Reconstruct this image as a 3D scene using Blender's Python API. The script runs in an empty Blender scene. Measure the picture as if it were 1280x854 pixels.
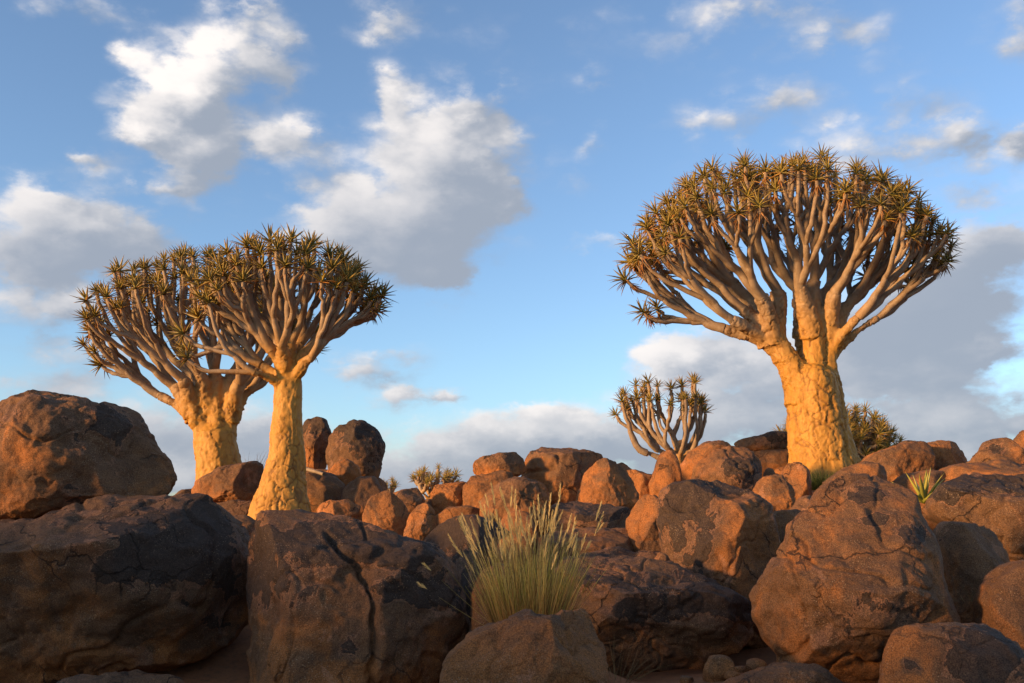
import bpy, bmesh, math, random
import numpy as np
from mathutils import Vector, Matrix

# ------------------------------------------------------------------ camera, sky, sun, exposure
C = bpy.context.scene.collection
SC = bpy.context.scene
R = math.radians
W0, H0, FPX, HOR = 1280.0, 854.0, 1244.4, 640.0
CAMZ = 1.05
PITCH = math.atan((HOR - H0 / 2) / FPX)
cam = bpy.data.cameras.new('camera'); cam.lens = 35.0; cam.sensor_width = 36.0
cam.clip_start = 0.05; cam.clip_end = 20000
camo = bpy.data.objects.new('camera', cam); C.objects.link(camo)
camo.location = (0, 0, CAMZ); camo.rotation_euler = (math.pi / 2 + PITCH, 0, 0)
SC.camera = camo

SUN_SIDE, SUN_EL = R(62), R(9.0)          # sun stands this far to the left of straight behind the camera
SUN_DIR = np.array([-math.sin(SUN_SIDE) * math.cos(SUN_EL), -math.cos(SUN_SIDE) * math.cos(SUN_EL), math.sin(SUN_EL)])
sl = bpy.data.lights.new('sun', 'SUN'); sl.energy = 4.6; sl.angle = R(5.0); sl.color = (1.0, 0.56, 0.22)
so = bpy.data.objects.new('sun', sl); C.objects.link(so); so.location = (-20, -12, 15)
so.rotation_euler = Vector(-SUN_DIR).to_track_quat('-Z', 'Y').to_euler()

vs = SC.view_settings
vs.view_transform = 'Standard'; vs.look = 'None'; vs.gamma = 1.0; vs.use_curve_mapping = False
vs.exposure = 0.8
SC.cycles.max_bounces = 6

def pix_dir(px, py):
    r = (px - W0 / 2) / FPX; u = (H0 / 2 - py) / FPX
    cp, sp = math.cos(PITCH), math.sin(PITCH)
    return np.array([r, cp - u * sp, sp + u * cp])

def at(px, py, Y):
    d = pix_dir(px, py)
    return np.array([0, 0, CAMZ]) + d * (Y / d[1])

def build_world():
    w = bpy.data.worlds.new('World'); SC.world = w; w.use_nodes = True
    nt = w.node_tree; nt.nodes.clear(); N, L = nt.nodes, nt.links
    out = N.new('ShaderNodeOutputWorld'); bg = N.new('ShaderNodeBackground')
    bg.inputs['Strength'].default_value = 0.12
    L.new(bg.outputs[0], out.inputs[0])
    sky = N.new('ShaderNodeTexSky'); sky.sky_type = 'NISHITA'; sky.sun_disc = False
    sky.sun_elevation = SUN_EL; sky.sun_rotation = math.pi + SUN_SIDE
    sky.air_density = 1.0; sky.dust_density = 1.2; sky.ozone_density = 3.2; sky.altitude = 900
    hs = N.new('ShaderNodeHueSaturation'); L.new(sky.outputs[0], hs.inputs['Color'])
    hs.inputs['Saturation'].default_value = SKY_SAT; hs.inputs['Value'].default_value = SKY_VAL
    tc = N.new('ShaderNodeTexCoord')
    w.cycles.sampling_method = 'NONE'
    # cloud field as a node group: direction -> (field, greyness)
    g = bpy.data.node_groups.new('cloud_field', 'ShaderNodeTree')
    g.interface.new_socket('Dir', in_out='INPUT', socket_type='NodeSocketVector')
    g.interface.new_socket('Field', in_out='OUTPUT', socket_type='NodeSocketFloat')
    g.interface.new_socket('Grey', in_out='OUTPUT', socket_type='NodeSocketFloat')
    g.interface.new_socket('Slope', in_out='OUTPUT', socket_type='NodeSocketFloat')
    n, l = g.nodes, g.links
    gi = n.new('NodeGroupInput'); go = n.new('NodeGroupOutput')
    def math_(op, a, b=None, c=None):
        m = n.new('ShaderNodeMath'); m.operation = op
        for i, v in enumerate((a, b, c)):
            if v is None: continue
            if isinstance(v, (int, float)): m.inputs[i].default_value = v
            else: l.new(v, m.inputs[i])
        return m.outputs[0]
    def vmath(op, a, b):
        m = n.new('ShaderNodeVectorMath'); m.operation = op
        for i, v in enumerate((a, b)):
            if isinstance(v, tuple): m.inputs[i].default_value = v
            else: l.new(v, m.inputs[i])
        return m.outputs['Value'] if op == 'DOT_PRODUCT' else m.outputs[0]
    def noise(vec, scale, detail, rough, off=(0, 0, 0)):
        t = n.new('ShaderNodeTexNoise'); t.inputs['Scale'].default_value = scale
        t.inputs['Detail'].default_value = detail; t.inputs['Roughness'].default_value = rough
        l.new(vmath('ADD', vec, off), t.inputs['Vector']); return t
    d = gi.outputs[0]
    stretched = vmath('MULTIPLY', d, (1.0, 1.0, 1.7))
    warp = noise(stretched, 7.0, 5, 0.55)
    warp2 = noise(stretched, 30.0, 6, 0.60, (3, 1, 2))
    sep = n.new('ShaderNodeSeparateXYZ'); l.new(d, sep.inputs[0])
    az = math_('ARCTAN2', sep.outputs[0], sep.outputs[1]); el = math_('ARCSINE', sep.outputs[2])
    cmb = n.new('ShaderNodeCombineXYZ'); l.new(az, cmb.inputs[0]); l.new(el, cmb.inputs[1])
    p = vmath('ADD', cmb.outputs[0], vmath('MULTIPLY', vmath('SUBTRACT', warp.outputs['Color'], (.5, .5, .5)), (.062, .050, 0)))
    p = vmath('ADD', p, vmath('MULTIPLY', vmath('SUBTRACT', warp2.outputs['Color'], (.5, .5, .5)), (.034, .032, 0)))
    F = G = SL = None
    for (x, y, rx, ry, wgt, gr) in CLOUDS:
        dd = pix_dir(x, y); dd = dd / np.linalg.norm(dd)
        a, e = math.atan2(dd[0], dd[1]), math.asin(dd[2])
        q = vmath('MULTIPLY', vmath('SUBTRACT', p, (a, e, 0)), (FPX / rx * CSC, FPX / ry * CSC, 0))
        ex = math_('POWER', 0.3679, vmath('DOT_PRODUCT', q, q))
        F = math_('MULTIPLY_ADD', ex, wgt, F if F is not None else 0.0)
        SL = math_('MULTIPLY_ADD', ex, math_('MULTIPLY', vmath('DOT_PRODUCT', q, (-.62, .78, 0)), wgt), SL if SL is not None else 0.0)
        if gr: G = math_('MULTIPLY_ADD', ex, gr, G if G is not None else 0.0)
    # the same broken cumulus goes on all round, outside the stretch of sky listed above
    gen = noise(stretched, 3.2, 3, 0.5, (7, 2, 5))
    gen_f = math_('MULTIPLY', math_('SUBTRACT', gen.outputs['Fac'], 0.47), 5.5)
    cen = vmath('MULTIPLY', vmath('SUBTRACT', cmb.outputs[0], (0, .24, 0)), (1 / .62, 1 / .50, 0))
    outside = n.new('ShaderNodeMapRange'); outside.interpolation_type = 'SMOOTHSTEP'
    l.new(vmath('DOT_PRODUCT', cen, cen), outside.inputs[0])
    outside.inputs[1].default_value = .8; outside.inputs[2].default_value = 1.6
    F = math_('MULTIPLY_ADD', math_('MAXIMUM', gen_f, 0.0), outside.outputs[0], F)
    G = math_('MULTIPLY_ADD', outside.outputs[0], 0.35, G)
    edge = noise(stretched, 13.0, 9, 0.62, (1, 5, 2))
    vo = n.new('ShaderNodeTexVoronoi'); vo.feature = 'SMOOTH_F1'; vo.inputs['Scale'].default_value = 19.0; vo.inputs['Smoothness'].default_value = .35
    vo.inputs['Detail'].default_value = 1.5; vo.inputs['Roughness'].default_value = .5
    l.new(vmath('ADD', stretched, vmath('MULTIPLY', warp2.outputs['Color'], (.05, .05, .05))), vo.inputs['Vector'])
    puff = math_('SUBTRACT', .60, vo.outputs['Distance'])
    F = math_('ADD', F, math_('MULTIPLY', puff, math_('MINIMUM', math_('MULTIPLY', F, 1.3), .8)))
    F2 = math_('ADD', F, math_('MULTIPLY', math_('SUBTRACT', edge.outputs['Fac'], .5), math_('MINIMUM', math_('MULTIPLY', F, 2.0), 1.35)))
    edge2 = noise(stretched, 15.0, 4, 0.55, (1 - .016, 5, 2 + .026))
    edge1 = noise(stretched, 15.0, 4, 0.55, (1, 5, 2))
    SL = math_('MULTIPLY_ADD', math_('SUBTRACT', edge1.outputs['Fac'], edge2.outputs['Fac']), 1.1, math_('MULTIPLY_ADD', puff, .5, SL))
    l.new(F2, go.inputs[0]); l.new(G, go.inputs[1]); l.new(SL, go.inputs[2])
    g1 = N.new('ShaderNodeGroup'); g1.node_tree = g; L.new(tc.outputs['Generated'], g1.inputs[0])
    def wm(op, a, b):
        m = N.new('ShaderNodeMath'); m.operation = op
        for i, v in enumerate((a, b)):
            if isinstance(v, (int, float)): m.inputs[i].default_value = v
            else: L.new(v, m.inputs[i])
        return m.outputs[0]
    def smooth(v, a, b, hi=1.0):
        m = N.new('ShaderNodeMapRange'); m.interpolation_type = 'SMOOTHSTEP'; L.new(v, m.inputs[0])
        m.inputs[1].default_value = a; m.inputs[2].default_value = b; m.inputs[4].default_value = hi
        return m.outputs[0]
    dens = smooth(g1.outputs[0], .08, .86, .96)
    lit = smooth(g1.outputs[2], -.60, .62)
    lit = wm('MULTIPLY', lit, wm('SUBTRACT', 1.0, wm('MINIMUM', wm('MULTIPLY', g1.outputs[1], .68), .97)))
    mixc = N.new('ShaderNodeMix'); mixc.data_type = 'RGBA'; L.new(lit, mixc.inputs[0])
    mixc.inputs[6].default_value = (*CLOUD_DARK, 1); mixc.inputs[7].default_value = (*CLOUD_LIT, 1)
    mx = N.new('ShaderNodeMix'); mx.data_type = 'RGBA'; L.new(dens, mx.inputs[0])
    L.new(hs.outputs[0], mx.inputs[6]); L.new(mixc.outputs[2], mx.inputs[7])
    L.new(mx.outputs[2], bg.inputs['Color'])

# cloud list: image position, radii, weight, greyness
CLOUDS = [
 (255,105,62,48,1.1,0),(320,45,48,34,.75,.05),(215,130,40,34,.8,0),(245,180,42,48,.95,.05),(200,170,36,18,.8,0),(278,208,30,24,.8,.15),(345,90,28,26,.5,.1),(215,240,40,9,.6,0),(300,10,26,18,.5,0),
 (365,172,44,24,.75,.1),(335,180,20,16,.4,0),(390,218,44,30,.8,.3),(430,285,68,40,1.0,.55),(500,318,86,42,1.1,.85),(560,290,50,28,.8,.4),(560,345,55,22,.6,.7),
 (580,190,66,60,.95,.35),(495,108,32,26,.9,0),(600,135,40,30,.85,.1),(500,165,26,34,.7,.1),(560,235,76,40,.8,.45),(645,255,26,22,.5,.15),
 (95,285,92,40,1.05,.55),(30,312,55,26,.9,.75),(150,315,50,24,.7,.7),(112,199,30,11,.75,0),(60,250,40,16,.5,.1),(70,350,90,24,.4,.4),(90,384,40,13,.7,.1),(20,392,50,24,.5,.4),
 (80,10,56,16,.65,.05),(165,74,22,10,.6,0),(190,42,26,10,.3,0),(500,10,52,26,.5,.15),(480,30,24,14,.35,0),
 (745,186,14,18,.5,.1),(745,92,28,12,.5,0),(750,296,40,8,.5,.05),(720,230,30,22,.2,.1),
 (920,148,60,18,.55,.1),(985,120,34,14,.4,.1),(1050,50,40,20,.55,.1),(930,10,90,36,.45,.2),(1268,30,26,36,.55,.3),(1110,188,70,26,.65,.15),(1215,178,34,16,.85,.05),(1276,190,12,20,1.0,0),(1200,235,40,24,.5,.6),(1165,130,36,22,.4,.6),(700,40,130,40,.16,.2),
 (1200,345,90,52,.9,.95),(1265,305,50,34,.95,.85),(1110,410,90,36,.8,.95),(1180,400,60,36,.7,1.0),(1075,440,60,30,.7,.6),(1245,438,46,12,.85,.05),(1130,462,60,16,.7,.1),(1180,490,120,34,.8,.75),(1230,540,110,30,.8,.55),
 (860,446,46,20,.85,.05),(925,455,60,20,.8,.15),(930,490,100,34,.8,.65),(830,480,36,22,.5,.3),(900,420,60,14,.4,.5),(960,530,120,26,.6,.5),
 (470,462,58,13,.8,.7),(500,494,50,10,.75,.7),(566,493,32,7,.7,.5),(470,445,30,7,.5,.1),
 (680,540,110,22,.65,.35),(690,515,56,10,.6,.1),(620,560,90,24,.5,.35),(760,560,130,26,.6,.5),(560,590,120,20,.6,.45),
 (400,565,280,36,.42,.35),(880,570,280,34,.42,.4),(90,415,140,36,.32,.25),(1010,90,230,110,.22,.2),(620,600,500,30,.45,.4),(620,430,160,30,.10,.1),
 (190,530,120,34,.75,.8),(60,470,100,16,.4,.5),(330,545,80,26,.6,.5),(230,600,90,20,.7,.3),(350,600,90,20,.6,.4),(120,440,50,12,.35,.3),(20,500,60,22,.5,.6),
]
SKY_SAT, SKY_VAL = 0.90, 1.36
CSC = 0.86
CLOUD_DARK, CLOUD_LIT = (1.72, 1.95, 2.36), (5.3, 4.95, 4.7)
build_world()

# ------------------------------------------------------------------ numpy noise
def _h(ix, iy, iz, s):
    h = (ix.astype(np.int64) * 374761393 + iy.astype(np.int64) * 668265263 + iz.astype(np.int64) * 2147483647 + s * 1274126177) & 0xffffffff
    h = ((h ^ (h >> 13)) * 1274126177) & 0xffffffff
    h = ((h ^ (h >> 16)) * 2246822519) & 0xffffffff
    return ((h ^ (h >> 15)) & 0xffffff) / float(0xffffff)
def vnoise(P, s=0):
    i = np.floor(P).astype(np.int64); f = P - i; f = f * f * f * (f * (f * 6 - 15) + 10)
    x, y, z = i[:, 0], i[:, 1], i[:, 2]; r = 0
    for a in (0, 1):
        wa = f[:, 0] if a else 1 - f[:, 0]
        for b in (0, 1):
            wb = f[:, 1] if b else 1 - f[:, 1]
            for c in (0, 1):
                wc = f[:, 2] if c else 1 - f[:, 2]
                r = r + wa * wb * wc * _h(x + a, y + b, z + c, s)
    return r * 2 - 1
def fbm(P, s=0, o=4, g=.5):
    r = 0; a = 1; P = np.array(P)
    for k in range(o):
        r = r + a * vnoise(P, s + k); a *= g; P = P * 2.03 + 11.7
    return r
def worley(P, s=0):
    i = np.floor(P).astype(np.int64); n = len(P)
    d1 = np.full(n, 9.); d2 = np.full(n, 9.); idv = np.zeros(n)
    for a in (-1, 0, 1):
        for b in (-1, 0, 1):
            for c in (-1, 0, 1):
                x, y, z = i[:, 0] + a, i[:, 1] + b, i[:, 2] + c
                q = np.stack([x + _h(x, y, z, s), y + _h(x, y, z, s + 1), z + _h(x, y, z, s + 2)], 1)
                d = np.sqrt(((P - q) ** 2).sum(1)); nv = _h(x, y, z, s + 3)
                m = d < d1
                d2 = np.where(m, d1, np.minimum(d2, d)); idv = np.where(m, nv, idv); d1 = np.where(m, d, d1)
    return d1, d2, idv
def sstep(a, b, x):
    t = np.clip((x - a) / (b - a), 0, 1); return t * t * (3 - 2 * t)

# ------------------------------------------------------------------ materials
def new_mat(name):
    m = bpy.data.materials.new(name); m.use_nodes = True
    nt = m.node_tree; b = nt.nodes['Principled BSDF']
    return m, nt, b
class NB:
    """small helper for wiring nodes"""
    def __init__(s, nt): s.nt, s.N, s.L = nt, nt.nodes, nt.links
    def put(s, sock, v):
        if isinstance(v, (int, float)): sock.default_value = v
        elif isinstance(v, tuple): sock.default_value = v if len(v) == len(sock.default_value) else (*v, 1)
        else: s.L.new(v, sock)
    def m(s, op, a, b=0.0, c=0.0):
        x = s.N.new('ShaderNodeMath'); x.operation = op
        for i, v in enumerate((a, b, c)): s.put(x.inputs[i], v)
        return x.outputs[0]
    def vm(s, op, a, b):
        x = s.N.new('ShaderNodeVectorMath'); x.operation = op
        s.put(x.inputs[0], a); s.put(x.inputs[1], b); return x.outputs[0]
    def mix(s, f, a, b, mode='MIX'):
        x = s.N.new('ShaderNodeMix'); x.data_type = 'RGBA'; x.blend_type = mode
        s.put(x.inputs[0], f); s.put(x.inputs[6], a); s.put(x.inputs[7], b); return x.outputs[2]
    def noise(s, vec, sc, det=4, ro=.55, dist=0.0):
        x = s.N.new('ShaderNodeTexNoise'); s.put(x.inputs['Vector'], vec)
        x.inputs['Scale'].default_value = sc; x.inputs['Detail'].default_value = det
        x.inputs['Roughness'].default_value = ro; x.inputs['Distortion'].default_value = dist
        return x.outputs['Fac']
    def vor(s, vec, sc, feat='F1'):
        x = s.N.new('ShaderNodeTexVoronoi'); x.feature = feat; s.put(x.inputs['Vector'], vec)
        x.inputs['Scale'].default_value = sc; return x.outputs['Distance']
    def ss(s, v, a, b, lo=0.0, hi=1.0):
        x = s.N.new('ShaderNodeMapRange'); x.interpolation_type = 'SMOOTHSTEP'; s.put(x.inputs[0], v)
        for i, q in enumerate((a, b, lo, hi)): x.inputs[i + 1].default_value = q
        return x.outputs[0]
    def attr(s, name, col=False):
        x = s.N.new('ShaderNodeAttribute'); x.attribute_name = name
        return x.outputs['Color' if col else 'Fac']
    def bump(s, h, st, dist, prev=None):
        x = s.N.new('ShaderNodeBump'); x.inputs['Strength'].default_value = st; x.inputs['Distance'].default_value = dist
        s.put(x.inputs['Height'], h)
        if prev is not None: s.L.new(prev, x.inputs['Normal'])
        return x.outputs[0]

def rock_material():
    m, nt, b = new_mat('weathered_dolerite'); k = NB(nt)
    tc = k.N.new('ShaderNodeTexCoord'); oi = k.N.new('ShaderNodeObjectInfo')
    rnd = oi.outputs['Random']
    cx = k.N.new('ShaderNodeCombineXYZ')
    for i, q in enumerate((37.0, 91.0, 53.0)): k.put(cx.inputs[i], k.m('MULTIPLY', rnd, q))
    v = k.vm('ADD', tc.outputs['Object'], cx.outputs[0])
    varn = k.attr('varnish'); low = k.attr('low')
    big = k.noise(v, 1.3, 5, .6, .4); mid = k.noise(v, 4.5, 6, .65, .2); fine = k.noise(v, 38, 6, .7); grain = k.noise(v, 150, 3, .6)
    edge = k.noise(v, 9, 8, .7, .3)
    # brown weathered skin, rusty orange where it has worn off
    lo2 = k.noise(v, 2.3, 7, .66, .6)
    col = k.mix(k.ss(mid, .34, .68), (.165, .088, .043), (.112, .062, .034))
    ora = k.mix(k.ss(mid, .3, .7), (.325, .132, .040), (.225, .097, .034))
    oam = k.m('SUBTRACT', k.m('ADD', k.m('MULTIPLY', low, .34), k.m('MULTIPLY', k.m('SUBTRACT', lo2, .5), 2.4)), k.m('MULTIPLY', varn, .95))
    col = k.mix(k.ss(oam, -.06, .42), col, ora)
    col = k.mix(k.ss(k.noise(v, 2.7, 7, .66, .5), .59, .64, 0, .5), col, (.34, .175, .10))   # fresh pinkish spalls
    # dark desert varnish in crisp, ragged sheets
    rag = k.noise(v, 4.2, 9, .68, .5)
    mk = k.m('ADD', k.m('ADD', varn, k.m('MULTIPLY', k.m('SUBTRACT', big, .5), 1.7)), k.m('MULTIPLY', k.m('SUBTRACT', rag, .5), 2.1))
    mask = k.ss(mk, .42, .50)
    soft = k.ss(mk, .0, .55, 0, .55)
    col = k.mix(soft, col, (.092, .056, .040))
    dark = k.mix(k.ss(fine, .3, .7), (.040, .029, .023), (.066, .045, .033))
    rim = k.m('MULTIPLY', k.ss(mk, .30, .41), k.m('SUBTRACT', 1.0, k.ss(mk, .42, .46)))
    col = k.mix(k.m('MULTIPLY', rim, .45), col, (.33, .165, .09))
    col = k.mix(k.m('MULTIPLY', mask, .90), col, dark)
    # mineral grains and lichen specks
    col = k.mix(1.0, col, k.mix(k.ss(grain, .3, .72), (.52, .52, .52), (1.58, 1.55, 1.48)), 'MULTIPLY')
    spk = k.m('MULTIPLY', k.ss(k.vor(v, 62), .26, .12), k.ss(k.noise(v, 3.1, 5, .65), .44, .60))
    col = k.mix(k.m('MULTIPLY', spk, .6), col, (.46, .33, .20))
    wv = k.N.new('ShaderNodeTexNoise'); k.put(wv.inputs['Vector'], v); wv.inputs['Scale'].default_value = 3.5; wv.inputs['Detail'].default_value = 5
    crk = k.vor(k.vm('ADD', v, k.vm('MULTIPLY', wv.outputs['Color'], (.35, .35, .35))), 2.1, 'DISTANCE_TO_EDGE')
    crk = k.m('MULTIPLY', k.ss(crk, .018, .002), k.ss(k.noise(v, 1.1, 3, .5), .47, .62))
    col = k.mix(k.m('MULTIPLY', crk, .75), col, (.03, .02, .014))
    col = k.mix(k.ss(k.noise(v, 6.5, 7, .7, 1.2), .63, .72, 0, .45), col, (.060, .038, .027))
    tint = k.mix(k.m('FRACT', k.m('MULTIPLY', rnd, 7.31)), (.86, .86, .90), (1.16, 1.06, .98))
    col = k.mix(1.0, col, tint, 'MULTIPLY')
    k.L.new(col, b.inputs['Base Color'])
    b.inputs['Roughness'].default_value = .82; b.inputs['Specular IOR Level'].default_value = .25
    n1 = k.bump(k.m('ADD', k.m('SUBTRACT', k.m('MULTIPLY', mask, .30), k.m('MULTIPLY', crk, .8)), edge), .75, .035)
    n2 = k.bump(fine, .75, .014, n1)
    n3 = k.bump(grain, .5, .005, n2)
    k.L.new(n3, b.inputs['Normal'])
    return m

def soil_material():
    m, nt, b = new_mat('red_soil'); k = NB(nt)
    tc = k.N.new('ShaderNodeTexCoord'); v = tc.outputs['Object']
    col = k.mix(k.ss(k.noise(v, .9, 5, .6), .35, .65), (.19, .075, .032), (.30, .13, .058))
    col = k.mix(k.ss(k.noise(v, 22, 5, .7), .45, .7, 0, .6), col, (.11, .055, .032))
    k.L.new(col, b.inputs['Base Color']); b.inputs['Roughness'].default_value = .95; b.inputs['Specular IOR Level'].default_value = .1
    k.L.new(k.bump(k.noise(v, 30, 8, .7), .8, .02), b.inputs['Normal'])
    return m

def bark_material():
    m, nt, b = new_mat('quiver_bark'); k = NB(nt)
    tc = k.N.new('ShaderNodeTexCoord'); v = tc.outputs['Object']
    bk = k.attr('bark'); cr = k.attr('crevice')
    vs_ = k.vm('MULTIPLY', v, (1, 1, .45))
    gold = k.mix(k.ss(k.noise(vs_, 5, 6, .6), .35, .65), (.40, .190, .027), (.46, .235, .044))
    gold = k.mix(k.ss(k.noise(vs_, 13, 6, .65, .4), .52, .70, 0, .7), gold, (.27, .115, .018))
    grey = k.mix(k.ss(k.noise(v, 7, 5, .6), .35, .65), (.205, .148, .100), (.29, .222, .155))
    ring = k.noise(k.vm('MULTIPLY', v, (2, 2, 26)), 1.0, 3, .5)
    grey = k.mix(k.ss(ring, .5, .7, 0, .35), grey, (.20, .135, .085))
    col = k.mix(bk, grey, gold)
    col = k.mix(k.m('MULTIPLY', cr, .80), col, (.13, .055, .016))
    k.L.new(col, b.inputs['Base Color']); b.inputs['Roughness'].default_value = .62; b.inputs['Specular IOR Level'].default_value = .3
    n1 = k.bump(k.noise(vs_, 18, 8, .65, .3), .45, .02)
    k.L.new(k.bump(k.noise(v, 70, 4, .6), .25, .006, n1), b.inputs['Normal'])
    return m

def leaf_material(name='succulent_leaf', rough=.45, trans=0.0):
    m, nt, b = new_mat(name); k = NB(nt)
    col = k.attr('tint', True); oi = k.N.new('ShaderNodeObjectInfo')
    sh = k.mix(oi.outputs['Random'], (.78, .80, .75), (1.2, 1.15, 1.1))
    k.L.new(k.mix(1.0, col, sh, 'MULTIPLY'), b.inputs['Base Color'])
    b.inputs['Roughness'].default_value = rough; b.inputs['Specular IOR Level'].default_value = .35
    if trans:
        tr = k.N.new('ShaderNodeBsdfTranslucent'); k.L.new(b.inputs['Base Color'].links[0].from_socket, tr.inputs['Color'])
        ms = k.N.new('ShaderNodeMixShader'); ms.inputs[0].default_value = trans
        k.L.new(b.outputs[0], ms.inputs[1]); k.L.new(tr.outputs[0], ms.inputs[2]); k.L.new(ms.outputs[0], k.N['Material Output'].inputs[0])
    return m
ROCK, SOIL, BARK, LEAF = rock_material(), soil_material(), bark_material(), leaf_material()
GRASS = leaf_material('dry_grass', .7, .4)

# ------------------------------------------------------------------ object helpers
def mesh_from(name, V, Fc, mat, smooth=True, attrs=None, cols=None):
    me = bpy.data.meshes.new(name)
    V = np.asarray(V, dtype=np.float32)
    if isinstance(Fc, np.ndarray):
        k = Fc.shape[1]
        me.vertices.add(len(V)); me.vertices.foreach_set('co', V.ravel())
        me.loops.add(Fc.size); me.loops.foreach_set('vertex_index', Fc.astype(np.int32).ravel())
        me.polygons.add(len(Fc)); me.polygons.foreach_set('loop_start', np.arange(0, Fc.size, k, dtype=np.int32))
        me.update(calc_edges=True); me.validate()
    else:
        me.from_pydata([tuple(map(float, v)) for v in V], [], Fc); me.update()
    if smooth: me.polygons.foreach_set('use_smooth', np.ones(len(me.polygons), dtype=bool))
    for n_, a in (attrs or {}).items():
        at_ = me.attributes.new(n_, 'FLOAT', 'POINT'); at_.data.foreach_set('value', np.asarray(a, dtype=np.float32))
    for n_, a in (cols or {}).items():
        at_ = me.attributes.new(n_, 'FLOAT_COLOR', 'POINT')
        a = np.asarray(a, dtype=np.float32); a = np.concatenate([a, np.ones((len(a), 1), np.float32)], 1)
        at_.data.foreach_set('color', a.ravel())
    me.materials.append(mat)
    return me
def link(name, me, loc=(0, 0, 0), parent=None, label=None, cat=None, group=None, kind=None):
    o = bpy.data.objects.new(name, me); C.objects.link(o); o.location = [float(q) for q in loc]
    if parent is not None: o.parent = parent
    if label: o['label'] = label
    if cat: o['category'] = cat
    if group: o['group'] = group
    if kind: o['kind'] = kind
    return o

# ------------------------------------------------------------------ terrain
GY = np.array([-60, -12, 0, 4, 5.5, 6.5, 8, 10, 12, 14, 17, 20, 30, 60, 200, 6000.])
GZ = np.array([-.8, -.6, -.5, -.45, -.38, -.30, -.05, .45, .85, 1.06, 1.30, 1.30, .9, .2, -.8, -2.])
def ground_z(x, y):
    x = np.asarray(x, float); y = np.asarray(y, float)
    z = np.interp(y, GY, GZ)
    fade = np.clip((y - 6) / 8, 0, 1) * np.clip((60 - y) / 30, 0, 1)
    z = z + .06 * np.clip(x, -7, 8) * fade
    z = z - .45 * np.exp(-((x + 2.4) / 1.3) ** 2 - ((y - 6.3) / 1.2) ** 2)
    z = z + .40 * np.exp(-((x - 1.45) / .95) ** 2 - ((y - 6.1) / 1.0) ** 2)
    z = z + .52 * np.exp(-((x - .15) / .5) ** 2 - ((y - 6.45) / .45) ** 2)
    P = np.stack([x * .7, y * .7, 0 * x], -1).reshape(-1, 3)
    nz = (fbm(P, 5, 4) * .045).reshape(x.shape)
    return z + nz * np.clip(1 - np.hypot(x, y) / 400, 0, 1)
def axis(lo, hi, step, far, n):
    mid = np.arange(lo, hi + step / 2, step); e = np.geomspace(step * 2, far, n)
    return np.concatenate([(lo - e)[::-1], mid, hi + e])
def build_ground():
    xs = axis(-9, 9, .09, 6000, 50); ys = axis(2.5, 22, .09, 6000, 50)
    X, Y = np.meshgrid(xs, ys); Z = ground_z(X, Y)
    V = np.stack([X.ravel(), Y.ravel(), Z.ravel()], 1)
    nx, ny = len(xs), len(ys)
    i = (np.arange(ny - 1)[:, None] * nx + np.arange(nx - 1)[None]).ravel()
    link('ground', mesh_from('ground', V, np.stack([i, i + 1, i + nx + 1, i + nx], 1), SOIL), kind='structure')
build_ground()

# ------------------------------------------------------------------ rocks
_ico = {}
def ico(res):
    if res not in _ico:
        bm = bmesh.new(); bmesh.ops.create_icosphere(bm, subdivisions=res, radius=1)
        bm.verts.ensure_lookup_table()
        _ico[res] = (np.array([v.co[:] for v in bm.verts]), np.array([[v.index for v in f.verts] for f in bm.faces])); bm.free()
    return _ico[res]
def shape_noise(P, size, seed, rough):
    q = P / size
    d = .040 * fbm(q * 1.6 + seed * 3.1, seed, 3) + .018 * fbm(q * 5 + seed, seed + 9, 3)
    rid = 1 - np.abs(fbm(q * 2.6 + seed * 1.7, seed + 21, 3))
    d -= .016 * sstep(.90, 1.0, rid)                                            # weathered grooves
    pit = fbm(q * 4.2 + 5.5 + seed, seed + 33, 2); d -= .022 * sstep(.5, .8, pit)   # scooped hollows
    ter = fbm(q * 2.2 + 9 + seed, seed + 41, 4); d += .009 * (sstep(.02, .07, ter) + sstep(.33, .38, ter))  # spalled shells
    d += .0075 * fbm(q * 19, seed + 51, 3)
    return d * size * rough
def finish_rock(name, P, F, size, seed, rough, varn, dark, label, cat, group, cen, up_bias=.25):
    base = P[:, 2].min(); h = np.ptp(P[:, 2])
    hf = (P[:, 2] - base) / h
    vr = varn + up_bias * (hf - .5) * 1.2
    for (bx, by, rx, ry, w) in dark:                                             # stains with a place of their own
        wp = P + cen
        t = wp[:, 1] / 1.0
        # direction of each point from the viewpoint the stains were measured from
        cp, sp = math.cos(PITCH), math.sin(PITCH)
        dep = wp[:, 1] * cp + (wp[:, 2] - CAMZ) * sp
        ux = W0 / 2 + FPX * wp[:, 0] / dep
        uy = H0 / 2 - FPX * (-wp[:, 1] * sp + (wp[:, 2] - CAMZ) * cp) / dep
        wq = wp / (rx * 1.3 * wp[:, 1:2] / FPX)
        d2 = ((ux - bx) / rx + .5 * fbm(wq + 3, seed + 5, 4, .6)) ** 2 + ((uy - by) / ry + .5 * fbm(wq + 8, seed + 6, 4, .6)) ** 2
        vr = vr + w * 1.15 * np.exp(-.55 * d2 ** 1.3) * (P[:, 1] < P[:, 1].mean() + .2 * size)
    low = sstep(.42, .05, hf)
    base_c = np.array([0, 0, base])
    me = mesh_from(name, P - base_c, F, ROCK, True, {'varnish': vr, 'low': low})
    return link(name, me, cen + base_c, None, label, cat, group)

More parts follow.
